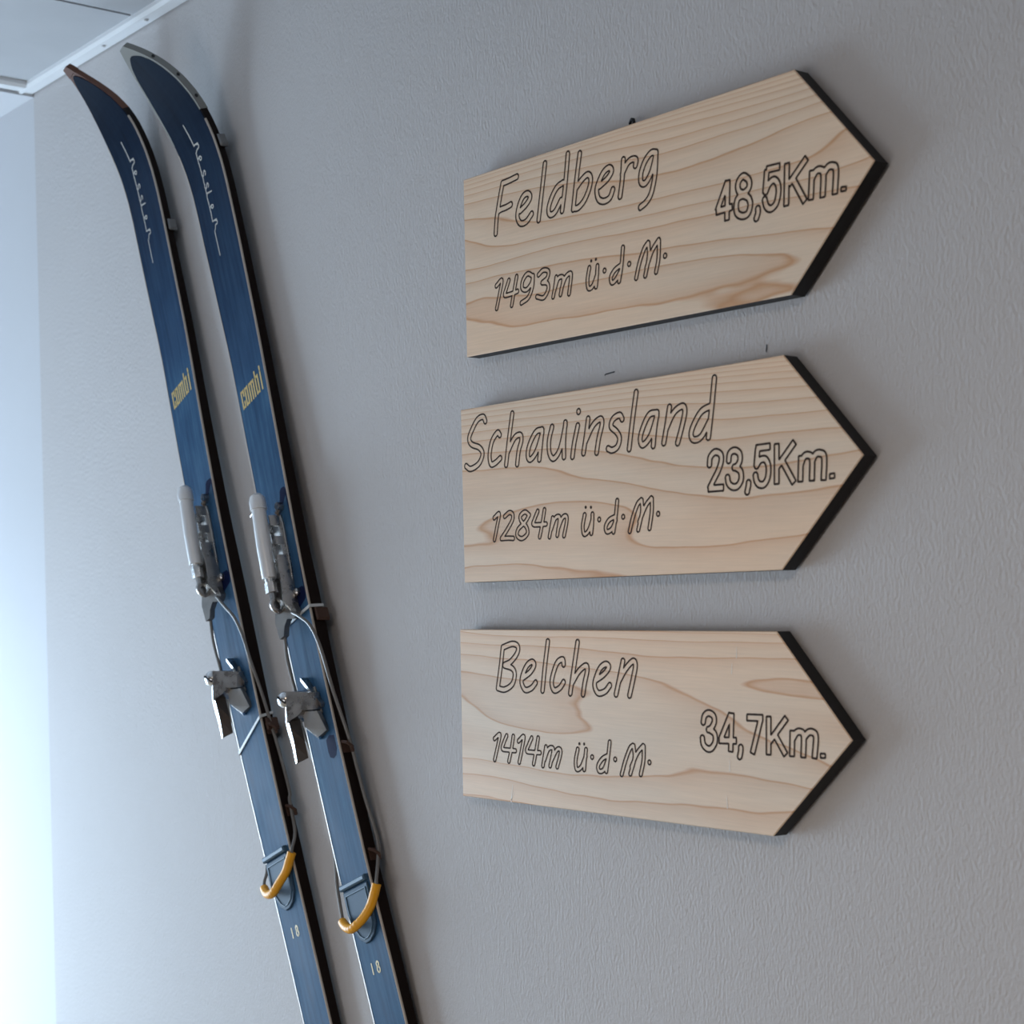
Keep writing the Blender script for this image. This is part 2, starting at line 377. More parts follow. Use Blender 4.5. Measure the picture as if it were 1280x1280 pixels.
LETTERS=[
 {
  'name': '701,1843 659,1716 617,1575 589,1464 575,1318;701,1846 816,1852 976,1869;611,1551 675,1566 776,1573 862,1587|1042,1489 1159,1542 1227,1606 1180,1653 1093,1634 1018,1544 991,1432 1049,1355 1155,1354 1257,1421|1492,1914 1439,1630 1385,1337|1898,1937 1856,1621 1805,1367;1816,1656 1708,1623 1610,1522 1563,1419 1594,1359 1680,1373 1784,1477|2103,1904 2049,1633 2001,1350;2050,1564 2159,1637 2248,1663 2295,1613 2271,1517 2189,1408 2087,1351 2009,1355|2447,1510 2575,1563 2643,1626 2603,1668 2517,1644 2439,1564 2398,1480 2430,1383 2518,1344 2616,1363 2666,1436|2831,1704 2816,1512 2785,1350;2815,1565 2897,1659 2973,1683 3033,1666 3024,1616|3345,1681 3267,1689 3175,1625 3114,1518 3121,1429 3191,1413 3282,1510 3346,1669;3345,1681 3332,1464 3280,1298 3207,1222 3114,1185',
  'height': '593,735 699,782 655,632 601,483|835,764 784,676 755,611 851,607 1000,622;983,786 940,647 891,482|1285,750 1189,787 1102,728 1088,645 1170,617 1257,673 1291,750;1291,753 1278,637 1206,528 1075,485|1391,748 1477,786 1568,762 1549,693 1458,655;1458,655 1549,638 1570,573 1489,492 1366,516|1712,679 1691,583 1659,479;1686,550 1745,658 1820,668 1835,626 1790,487;1803,543 1878,657 1960,687 1972,644 1941,476|2288,698 2258,581 2278,489 2350,504 2422,615;2425,698 2417,584 2403,489|2544,635 2544,635|2842,825 2821,640 2786,494;2803,650 2712,615 2651,552 2671,494 2734,517 2809,594|2947,646 2947,646|3062,489 3109,630 3180,760 3240,813;3247,809 3255,672 3205,493;3221,568 3303,719 3404,816;3411,810 3406,634 3373,508|3508,647 3509,647',
  'dots': '2319,766 2319,766|2398,771 2398,771',
  'dist': '4406,1220 4405,848;4403,1211 4266,960;4252,953 4476,963|4695,1178 4708,1129 4687,1089 4630,1065 4571,1087 4547,1142 4568,1194 4625,1220 4695,1178;4700,1010 4725,946 4699,870 4631,852 4555,884 4530,946 4550,1023 4625,1042 4700,1010|4827,891 4831,850 4806,795|4933,1224 5107,1221;4938,1224 4921,1015;4921,1015 4970,1086 5035,1113 5089,1062 5097,976 5067,891 5002,858 4944,889 4913,965|5201,1232 5204,851;5452,1233 5227,1037;5283,1078 5444,848|5524,1110 5517,852;5531,1044 5575,1094 5630,1095 5666,1053 5664,849;5666,1048 5721,1101 5779,1103 5820,1060 5814,851|5920,896 5918,860',
 },
 {
  'name': '417,1857 373,1909 253,1881 132,1755 89,1672 146,1607 298,1562 364,1485 291,1379 126,1326 29,1363|705,1681 659,1708 554,1619 505,1465 535,1361 619,1369 716,1417|946,1902 888,1634 833,1338;864,1480 990,1627 1099,1655 1124,1595 1073,1480 1046,1334|1509,1687 1391,1664 1274,1527 1247,1411 1303,1373 1413,1460 1513,1652;1513,1682 1484,1502 1462,1364|1691,1702 1639,1562 1648,1423 1726,1359 1840,1458 1931,1704;1930,1731 1907,1546 1909,1367|2148,1684 2091,1511 2060,1361|2160,1834 2161,1834|2327,1743 2293,1566 2252,1389;2287,1510 2412,1670 2537,1728 2563,1671 2512,1530 2478,1382|2897,1702 2854,1744 2750,1712 2716,1638 2805,1577 2859,1507 2826,1422 2739,1390 2671,1409|3118,1955 3063,1668 3017,1388|3452,1725 3332,1713 3235,1591 3193,1475 3238,1414 3354,1497 3452,1693;3452,1721 3419,1557 3400,1398|3644,1764 3606,1587 3564,1416;3600,1555 3710,1706 3837,1759 3877,1704 3833,1550 3776,1403|4302,1992 4267,1684 4231,1430;4266,1730 4122,1685 4016,1569 3975,1474 4020,1417 4129,1443 4252,1593',
  'height': '603,743 701,788 664,655 611,493|811,754 898,794 962,775 957,707 856,599 748,504;748,503 872,506 980,502|1281,757 1201,793 1115,753 1130,694 1231,625 1249,549 1147,497 1055,531 1074,603 1202,679 1281,757|1440,794 1385,712 1358,652 1470,644 1595,649;1565,806 1525,651 1480,511|1717,711 1691,614 1660,507;1692,589 1758,702 1826,725 1840,684 1802,521;1814,586 1893,707 1960,724 1969,664 1923,514|2284,728 2253,608 2280,522 2357,561 2420,676;2419,732 2416,628 2402,530|2535,673 2535,673|2833,860 2811,697 2777,537;2804,697 2700,660 2646,591 2672,540 2752,569 2812,657|2935,690 2935,690|3044,538 3094,681 3164,810 3223,854;3230,850 3238,730 3182,550;3197,632 3296,790 3382,866;3392,860 3392,726 3361,561|3494,704 3494,704',
  'dots': '2301,810 2301,810|2392,807 2392,807',
  'dist': '4253,1149 4263,1230 4330,1278 4408,1254 4423,1192 4386,1102 4321,1013 4258,926;4242,927 4463,930|4528,1175 4542,1252 4608,1278 4676,1246 4686,1178 4646,1126 4602,1114;4638,1112 4698,1073 4708,996 4660,936 4594,930 4534,967 4514,1033|4813,963 4810,929 4793,866|4905,1281 5094,1287;4928,1282 4912,1110;4909,1108 4964,1166 5036,1168 5078,1101 5073,1001 5027,939 4963,937 4921,973 4902,1035|5182,1306 5194,932;5416,1308 5205,1100;5263,1141 5422,933|5504,1177 5503,940;5507,1101 5543,1166 5596,1178 5645,1139 5651,942;5649,1121 5693,1181 5753,1185 5799,1145 5798,941|5903,995 5905,952',
 },
 {
  'name': '810,1811 768,1574 715,1335;810,1811 996,1857 1103,1832 1090,1753 971,1654 844,1609;844,1604 999,1576 1048,1507 1000,1394 852,1326 715,1335|1200,1474 1343,1548 1420,1632 1376,1666 1285,1622 1204,1514 1182,1418 1254,1342 1372,1370 1449,1434|1671,1903 1619,1624 1579,1352|1961,1661 1945,1713 1853,1679 1784,1570 1746,1445 1795,1365 1895,1396 1964,1463|2207,1910 2146,1630 2086,1348;2117,1463 2236,1596 2356,1661 2381,1610 2340,1473 2313,1349|2526,1509 2666,1580 2750,1659 2699,1691 2610,1649 2541,1550 2512,1452 2575,1375 2692,1399 2770,1467|2985,1734 2934,1560 2878,1379;2921,1516 3033,1655 3150,1740 3191,1694 3152,1541 3102,1379',
  'height': '654,739 759,795 715,646 659,492|896,791 843,709 814,633 933,628 1066,630;1026,795 992,650 943,498|1129,747 1230,807 1196,666 1146,503|1382,801 1326,719 1289,644 1398,639 1540,645;1504,810 1469,670 1422,509|1651,719 1625,615 1598,502;1625,572 1693,693 1762,719 1785,683 1732,513;1759,578 1846,697 1908,713 1920,664 1862,513|2229,738 2194,611 2214,517 2294,548 2371,675;2375,745 2358,625 2347,525|2483,673 2484,673|2781,858 2759,707 2729,539;2751,710 2657,666 2589,587 2608,531 2685,551 2747,657|2878,681 2878,681|2989,530 3048,683 3120,816 3168,852;3178,849 3196,719 3131,549;3149,624 3243,778 3334,861;3344,856 3342,707 3302,558|3439,696 3439,696',
  'dots': '2257,802 2258,802|2342,805 2342,805',
  'dist': '4253,1159 4274,1235 4334,1267 4405,1242 4417,1181 4373,1117 4327,1098;4365,1098 4427,1063 4436,987 4388,921 4327,909 4264,948 4246,1021|4669,1286 4663,906;4656,1279 4515,1013;4493,1006 4741,1019|4805,962 4806,925 4790,858|4883,1258 5101,1266;5075,1261 4970,912|5181,1286 5193,918;5421,1287 5205,1050;5264,1125 5423,935|5503,1172 5505,928;5510,1095 5558,1157 5612,1167 5652,1128 5653,929;5657,1117 5712,1169 5773,1173 5810,1129 5798,933|5904,986 5906,945',
 },
]

# ------------------------------------------------------------------ the room
YB, XR = -3.7, 2.3
def struct(o): return tag(o, kind='structure')
def slab(name, a, b, m): return struct(G().box(a, b).build(name, m, origin=a))
slab('floor', (XW-0.1, YB, -0.05), (XR, 0.0, 0.0), MFLOOR)
wf = struct(G().box((XL, 0, 0), (XR, 0.12, ZC+0.2)).build('wall_front', MW, origin=(0, 0, 0)))
slab('wall_bay', (XW-0.1, 0, 0), (XL, 0.12, ZC+0.2), MR)
slab('wall_right', (XR, YB, 0), (XR+0.1, 0.12, ZC+0.2), MWARM)
BX0, BX1, BZ0, BZ1 = -2.3, -0.1, 0.06, 1.25
for a, b in (((XL-0.1, BX0), (0, ZC+0.2)), ((BX1, XR+0.1), (0, ZC+0.2)), ((BX0, BX1), (0, BZ0)), ((BX0, BX1), (BZ1, ZC+0.2))):
    slab('wall_back', (a[0], YB-0.1, b[0]), (a[1], YB, b[1]), MWARM)
fill_win = struct(empty('fill_window', (-1.2, YB, BZ0)))  # unseen window, added to carry the warm fill from behind the camera
def fb2(a, b, n='window_frame'): G().box(a, b).build(n, MFRAME, fill_win)
fb2((BX0, YB-0.07, BZ0), (BX0+0.055, YB, BZ1)); fb2((BX1-0.055, YB-0.07, BZ0), (BX1, YB, BZ1))
fb2((BX0+0.055, YB-0.07, BZ0), (BX1-0.055, YB, BZ0+0.055)); fb2((BX0+0.055, YB-0.07, BZ1-0.055), (BX1-0.055, YB, BZ1))
fb2((-1.225, YB-0.065, BZ0+0.055), (-1.175, YB-0.005, BZ1-0.055), 'mullion')
for x0, x1 in ((BX0+0.055, -1.225), (-1.175, BX1-0.055)):
    G().box((x0, YB-0.039, BZ0+0.055), (x1, YB-0.031, BZ1-0.055)).build('pane', MGLASS, fill_win)
slab('wall_left', (XL-0.1, YB, 0), (XL, -BAY, ZC+0.2), MW)
slab('wall_bay_return', (XW-0.1, -BAY-0.1, 0), (XL-0.1, -BAY, ZC+0.2), MR)
slab('trim_bay_soffit', (XW-0.1, -BAY, ZC-0.0047), (XL, 0, ZC+0.2), MR)
# ceiling boards laid across the room, a dark joint between neighbours; each joint runs in y
ceil = slab('ceiling', (XL, YB, ZC+0.03), (XR, 0, ZC+0.10), MDARK)
x0 = XL + 0.002; js = [XL+0.4886 + 0.6*i for i in range(9)] + [XR]
for x1 in js:
    G().box((x0, YB+0.01, ZC+0.008), (x1-0.004, -0.006, ZC+0.03)).build('panel', MCEIL, ceil)
    x0 = x1 + 0.004
def moulding(name, p0, p1, inw, w):
    """angle bead: flat flange with a rounded inner lip; inw = direction away from the wall"""
    prof = [(0.10, 0.030), (0.10, 0.0), (0.6, -0.0005), (0.72, -0.003), (0.88, -0.003), (1.0, 0.002), (1.0, 0.010), (0.9, 0.030)]
    v = []
    for k, p in enumerate((p0, p1)):
        for a, z in prof:
            e = 0
            v.append((p[0]+inw[0]*a*w, p[1]+inw[1]*a*w, ZC+z))
    n = len(prof); f = [(i, (i+1) % n, n+(i+1) % n, n+i) for i in range(n)] + [tuple(range(n)), tuple(range(n, 2*n))]
    return struct(mesh(name, v, f, MTRIM, None, False, None, p0))
t1 = moulding('trim_1', (XL, 0, 0), (XR, 0, 0), (0, -1), 0.030)
t2 = moulding('trim_2', (XL, -0.030, 0), (XL, YB, 0), (1, 0), 0.046)
for x in (-2.764, -2.600, -2.0, -1.4):
    G().prism([(x+0.0045*math.cos(a*math.pi/5), -0.016+0.0045*math.sin(a*math.pi/5)) for a in range(10)], ZC+0.001, ZC-0.0035, bev=0.0015).build('screw', MTRIM, t1)
# window of the bay (left of the picture): frame, mullion, panes
win = struct(empty('window_1', (XW, -0.98, 0.06)))
WY0, WY1, WZ0, WZ1 = -1.86, -0.10, 0.06, 1.62
for a, b in (((WY1, 0), (0.0, ZC)), ((-BAY, WY0), (0.0, ZC)), ((WY0, WY1), (WZ1, ZC)), ((WY0, WY1), (0.0, WZ0))):
    slab('wall_window', (XW-0.1, a[0], b[0]), (XW, a[1], b[1]), MR)
fw = 0.055
def fbar(a, b, n='window_frame'): G().box(a, b).build(n, MFRAME, win)
fbar((XW-0.06, WY0, WZ0), (XW, WY0+fw, WZ1)); fbar((XW-0.06, WY1-fw, WZ0), (XW, WY1, WZ1))
fbar((XW-0.06, WY0+fw, WZ0), (XW, WY1-fw, WZ0+fw)); fbar((XW-0.06, WY0+fw, WZ1-fw), (XW, WY1-fw, WZ1))
ym = (WY0+WY1)/2
fbar((XW-0.055, ym-0.025, WZ0+fw), (XW-0.005, ym+0.025, WZ1-fw), 'mullion')
for y0, y1 in ((WY0+fw, ym-0.025), (ym+0.025, WY1-fw)):
    G().box((XW-0.034, y0, WZ0+fw), (XW-0.026, y1, WZ1-fw)).build('pane', MGLASS, win)
# pencil strokes left on the wall above the middle sign
for a, b in (((-1.4885, 1.8265), (-1.4872, 1.8275)), ((-1.4872, 1.8275), (-1.4715, 1.8288)), ((-1.2422, 1.8330), (-1.2424, 1.8258))):
    w = 0.0008; d = Vector((b[0]-a[0], 0, b[1]-a[1])).normalized(); q = Vector((d.z, 0, -d.x))*w
    A, B = Vector((a[0], -0.0006, a[1])), Vector((b[0], -0.0006, b[1]))
    mesh('pencil_mark', [A-q, A+q, B+q, B-q], [(0, 1, 2, 3)], MPENCIL, wf)
# unseen ceiling lamp fixture, added with the warm fill light
ML = nmat('fill_lamp_opal', (0.8, 0.8, 0.8), 0.4)
ring = [(-0.4+0.2*math.cos(a*math.pi/16), -1.75+0.2*math.sin(a*math.pi/16)) for a in range(32)]
G().prism(ring, ZC+0.008, ZC-0.02, bev=0.01).build('fill_lamp_base', MFRAME, ceil)
G().prism([(-0.4+0.9*(x+0.4), -1.75+0.9*(y+1.75)) for x, y in ring], ZC-0.02, ZC-0.05, bev=0.02).build('fill_lamp_shade', ML, ceil)

# ------------------------------------------------------------------ the three arrow boards
FRONT, BACK = -0.022, -0.004
BOARDS = [
 [(-1.7268, 2.0692), (-1.1924, 2.0722), (-1.0912, 1.9728), (-1.1895, 1.8707), (-1.7187, 1.8670)],
 [(-1.7312, 1.8072), (-1.1979, 1.8170), (-1.0945, 1.7193), (-1.1929, 1.6176), (-1.7219, 1.6049)],
 [(-1.7316, 1.5493), (-1.1984, 1.5595), (-1.0979, 1.4628), (-1.1963, 1.3629), (-1.7243, 1.3493)]]
PINES = [pine('pine_first', (1.3, 0, 7.1), 16, 12, 1.0, 6.0, 5.5), pine('pine_second', (5.2, 0, 2.4), 18, 11, 0.9, 5.5, 3.5),
         pine('pine_third', (8.7, 0, 4.9), 18, 11, 0.8, 6.0, 2.0)]
BLAB = ['pine arrow board engraved Feldberg and 48,5 Km, top of three', 'pine arrow board engraved Schauinsland and 23,5 Km, middle of three',
        'pine arrow board engraved Belchen and 34,7 Km, lowest of three']
for k, C in enumerate(BOARDS):
    o = C[4]; root = empty('arrow_sign', (o[0], 0, o[1]))
    tag(root, BLAB[k] + ', on the grey wall', 'sign', 'wooden arrow signs on the wall')
    # body: face plate of bare wood with a slight arris, black painted flanks
    P = np.array(C); I = inset(P, 0.0009); n = 5
    v = [(x, BACK, z) for x, z in P] + [(x, FRONT+0.0009, z) for x, z in P] + [(x, FRONT, z) for x, z in I]
    f = [(i, (i+1) % n, n+(i+1) % n, n+i) for i in range(n)] + [(n+i, n+(i+1) % n, 2*n+(i+1) % n, 2*n+i) for i in range(n)]
    mi = [1]*n + [0]*n; f += [tuple(range(n)), tuple(range(2*n, 3*n))]; mi += [1, 0]
    mesh('board', v, f, [PINES[k], MBLACK], root, False, mi)
    pl = lambda u, w: (o[0]+u, FRONT-0.0002, o[1]+w)
    for key, nm in (('name', 'name_lettering'), ('height', 'altitude_lettering'), ('dist', 'distance_lettering')):
        g = G()
        for gl in parse(LETTERS[k][key]):
            if key == 'dist': outline([catmull(s, 6) for s in gl], 0.0031, 0.0021, g, pl, butt=True)
            else:
                hw = 0.0031 if key == 'name' else 0.0024
                outline([catmull(s, 6) if len(s) > 2 else s for s in gl], hw, 0.0019 if key == 'name' else 0.0018, g, pl)
        lt_ = g.build(nm, MINK, root)
        if key == 'height':
            for gl in parse(LETTERS[k]['dots']):
                gd = G(); outline(gl, 0.0009, 0.0018, gd, pl); gd.build('umlaut_dot', MINK, lt_)
    if k == 2:   # little pale glue smears left on the lowest board
        for (a, c), (b, d) in (((0.4652, 0.0822), (0.4659, 0.0711)), ((0.4622, 0.0459), (0.4636, 0.0335)), ((0.1027, 0.0243), (0.0994, 0.0021)), ((0.1060, 0.0163), (0.0996, 0.0050)), ((0.4717, 0.1936), (0.4722, 0.1829)), ((0.4660, 0.1778), (0.4655, 0.1669))):
            w_ = 0.0006; A_ = Vector((o[0]+a, FRONT-0.00025, o[1]+c)); B_ = Vector((o[0]+b, FRONT-0.00025, o[1]+d)); q_ = Vector((w_, 0, 0))
            mesh('glue_smear', [A_-q_*0.4, A_+q_*0.4, B_+q_, B_-q_], [(0, 1, 2, 3)], MGLUE, root)
    # spacers that hold the board just off the wall
    for u in (0.1, 0.42):
        G().box((o[0]+u-0.02, BACK, o[1]+0.09), (o[0]+u+0.02, 0.0, o[1]+0.12)).build('wall_spacer', MBLACK, root)
    if k == 0:
        hx, hz = -1.4375, 2.0795
        G().tube([(hx-0.006, -0.003, hz-0.008), (hx-0.005, -0.008, hz-0.002), (hx, -0.010, hz+0.0005), (hx+0.005, -0.012, hz-0.001), (hx+0.007, -0.012, hz-0.008)], 0.0018, 8).build('hanger_loop', MBLACK, root, True)

# ------------------------------------------------------------------ the pair of skis
TS = [0, 0.00143, 0.0056, 0.01264, 0.02252, 0.03516, 0.05054, 0.06889, 0.08998, 0.11382, 0.14052, 0.16997, 0.20238, 0.23743, 0.27544, 0.31589, 0.46874, 0.6216, 0.77445, 0.9273, 1.0801, 1.233, 1.3859, 1.5387, 1.6916, 1.9871]
SKI = [dict(A=(-2.680834, 0, 0.797528+CZ), ax=(0.39689183, 0, -0.91786539),
  y=[-0.11309, -0.11176, -0.10789, -0.10167, -0.09362, -0.08415, -0.07375, -0.06336, -0.05337, -0.04451, -0.03737, -0.03218, -0.02902, -0.0278, -0.02759, -0.0278, -0.0278, -0.03269, -0.03656, -0.03707, -0.03636, -0.0331, -0.02851, -0.02474, -0.02127, -0.01781],
  w=[0.0085, 0.0105, 0.0138, 0.0190, 0.0275, 0.03893, 0.05329, 0.06787, 0.0806, 0.08896, 0.09171, 0.09355, 0.09518, 0.0963, 0.09681, 0.0963, 0.09191, 0.08998, 0.08855, 0.08662, 0.08244, 0.07806, 0.0752, 0.07429, 0.07398, 0.07744],
  sh=[-0.00683, -0.00662, -0.00611, -0.0054, -0.00448, -0.00336, -0.00224, -0.00122, -0.00041, 0]),
 dict(A=(-2.444688, 0, 0.768240+CZ), ax=(0.38845546, 0, -0.9214675),
  y=[-0.12389, -0.12246, -0.11818, -0.11125, -0.10218, -0.09159, -0.08007, -0.06845, -0.05735, -0.04756, -0.03972, -0.03422, -0.03106, -0.02994, -0.02983, -0.02922, -0.02892, -0.03259, -0.03615, -0.03707, -0.03564, -0.0331, -0.02769, -0.0229, -0.01883, -0.01577],
  w=[0.0095, 0.0125, 0.0195, 0.0305, 0.04402, 0.05829, 0.07133, 0.08203, 0.08957, 0.09365, 0.09579, 0.09732, 0.09844, 0.09905, 0.09884, 0.09732, 0.08957, 0.08631, 0.08213, 0.07816, 0.07561, 0.07561, 0.07683, 0.07826, 0.07969, 0.08254],
  sh=[-0.00377, -0.00377, -0.00346, -0.00316, -0.00265, -0.00204, -0.00143, -0.00092, -0.00041, -0.0001])]
MM = 0.001019                             # unit of the hardware layout below, in metres
class Ski:
    def __init__(s, d):
        s.A = Vector(d['A']); s.ax = Vector(d['ax']); s.n = Vector((-s.ax.z, 0, s.ax.x))
        s.fine = np.linspace(0, 1.98, 1981)
        y = np.interp(s.fine, TS, d['y']); sh = np.interp(s.fine, TS[:len(d['sh'])], d['sh'])
        k = np.exp(-np.linspace(-2, 2, 41)**2); k /= k.sum()
        yp = np.concatenate([2*y[0]-y[20:0:-1], y, np.full(20, y[-1])]); s.y = np.convolve(yp, k, 'valid')
        k2 = np.exp(-np.linspace(-2, 2, 81)**2); k2 /= k2.sum()
        yq = np.concatenate([np.full(40, s.y[0]), s.y, np.full(40, s.y[-1])]); ys = np.convolve(yq, k2, 'valid')
        s.y = np.where(s.fine > 0.25, ys, s.y)
        w = np.interp(s.fine, TS, d['w'])
        wq = np.concatenate([np.full(20, w[0]), w, np.full(20, w[-1])]); ws = np.convolve(wq, k, 'valid')
        s.w = np.where(s.fine > 0.11, ws, w); s.sh = sh
        s.dy = np.gradient(s.y, s.fine)
        s.th = np.interp(s.fine, [0, .15, .3, .6, .9, 1.2, 1.6, 1.95], [.0105, .0120, .0125, .0155, .0195, .0185, .0145, .010])
    def at(s, arr, q): return float(np.interp(q, s.fine, arr))
    def P(s, q, t, h=0.0):
        y, dy = s.at(s.y, q), s.at(s.dy, q)
        l = math.hypot(1, dy); T = s.ax/l + Vector((0, dy/l, 0)); N = Vector((0, -1/l, 0)) + s.ax*(dy/l)
        return s.A + s.ax*q + Vector((0, y, 0)) + s.n*(t + s.at(s.sh, q)) + N*h
    def f(s, ds=0.0, dt=0.0):                 # millimetre frame shifted along / across the ski
        return lambda a, b, c: tuple(s.P(a*MM+ds, b*MM+dt, c*MM))
STN = sorted(set([round(x, 5) for x in (np.linspace(0, 1, 26)**1.8*0.30)] + [round(0.30+0.03*i, 5) for i in range(1, 56)]))
def loft(sk, stations, sect, mats, name, root, smooth=True, mi=None, uv=False):
    """sect(q) -> closed loop of (t,h) points; capped ends"""
    v = []; f = []; loops = [sect(q) for q in stations]; n = len(loops[0]); m = []
    for q, L in zip(stations, loops): v += [sk.P(q, t, h) for t, h in L]
    for i in range(len(stations)-1):
        for k in range(n):
            f.append((i*n+k, i*n+(k+1) % n, (i+1)*n+(k+1) % n, (i+1)*n+k)); m.append(mi(stations[i], k) if mi else 0)
    f += [tuple(range(n)), tuple((len(stations)-1)*n+k for k in range(n))]; m += [0, 0]
    o = mesh(name, v, f, mats, root, smooth, m if mi else None)
    if uv:
        u = o.data.uv_layers.new(name='UVMap')
        co = []
        for q, L in zip(stations, loops): co += [(q, t) for t, h in L]
        for lp in o.data.loops: u.data[lp.index].uv = co[lp.vertex_index]
    return o
def lettering(sk, strokes, hw, name, m, root, h=0.0014):
    """flat print: strokes in ski millimetres (s,t) drawn hw thick"""
    g = G()
    for st in strokes:
        p = [np.array(a, float) for a in (catmull(st, 5) if len(st) > 2 else [st[0], (np.array(st[0])+np.array(st[1]))/2, st[1]])]
        v = []
        for i in range(len(p)):
            d = p[min(i+1, len(p)-1)]-p[max(i-1, 0)]; d = d/(np.hypot(*d)+1e-9); nn = np.array([-d[1], d[0]])*hw
            a, b = p[i]-nn, p[i]+nn
            if i == 0: a, b = a-d*hw*.7, b-d*hw*.7
            if i == len(p)-1: a, b = a+d*hw*.7, b+d*hw*.7
            v += [sk.P(a[0]*MM, a[1]*MM, h), sk.P(b[0]*MM, b[1]*MM, h)]
        g.add(v, [(2*i, 2*i+1, 2*i+3, 2*i+2) for i in range(len(p)-1)])
    return g.build(name, m, root)

def _ess(a): return [(a+9, 7.5), (a+6, 9), (a+2.5, 7.5), (a+4.5, 4.5), (a+7.5, 2.5), (a+4, -0.5), (a, 1)]
def _ee(a): return [(a, 4), (a+5, 5), (a+6, 8), (a+3, 9), (a+0.5, 5.5), (a+1.5, 1), (a+5, -0.3), (a+8, 0.5)]
NESSLER = [  # (along, up) in millimetres; the text runs down the ski, up = to the right
 [(-33, 0), (1, 0)], [(0, 0), (2.5, 9.5)], [(1.5, 5), (5, 10), (8.5, 9), (9, 4), (11, 0)], [(11, 0), (20, 0)],
 _ee(19), [(27, 0.3), (39, 0)], _ess(39.5), [(46, 0.5), (58, 0)], _ess(59), [(66, 0.3), (73, 0)],
 [(73, 0), (78, 12.5)], [(76.5, 8), (75.5, 0), (96, 0)], _ee(95), [(103, 0.3), (118, 0)],
 [(118, 0), (121, 10)], [(119.5, 5), (124, 10.5), (128, 9.5)], [(128, 9.5), (127, 5), (131, 3), (134, 0)], [(134, 0), (137, 0)], [(137, 0), (172, 0)]]
def combi(sk, s0, s1, root):
    # c o m b i in tall block letters standing upright along the ski
    L = []
    H = s1-s0
    def r(t0, t1, top=0, bot=0): return (t0, t1)
    def V(t, a=s0, b=s1): L.append([(a, t), (b, t)])
    def Hh(s, a, b): L.append([(s, a), (s, b)])
    e = 1.1
    V(-30.2); Hh(s0+e, -30, -24.2); Hh(s1-e, -30, -24.2); L.append([(s0, -23.6), (s0+8, -23.6)]); L.append([(s1-8, -23.6), (s1, -23.6)])
    V(-18.2); V(-11.6); Hh(s0+e, -18, -12); Hh(s1-e, -18, -12)
    V(-5.2); V(1.4); V(7.8); Hh(s0+e, -5, 7.5)
    V(14.6, s0-8); V(21.6); Hh(s0+e, 14.6, 21.4); Hh(s1-e, 14.6, 21.4)
    V(30.2); L.append([(s0-8, 30.2), (s0-3.6, 30.2)])
    return lettering(sk, L, 1.7, 'gold_lettering', MGOLD, root)

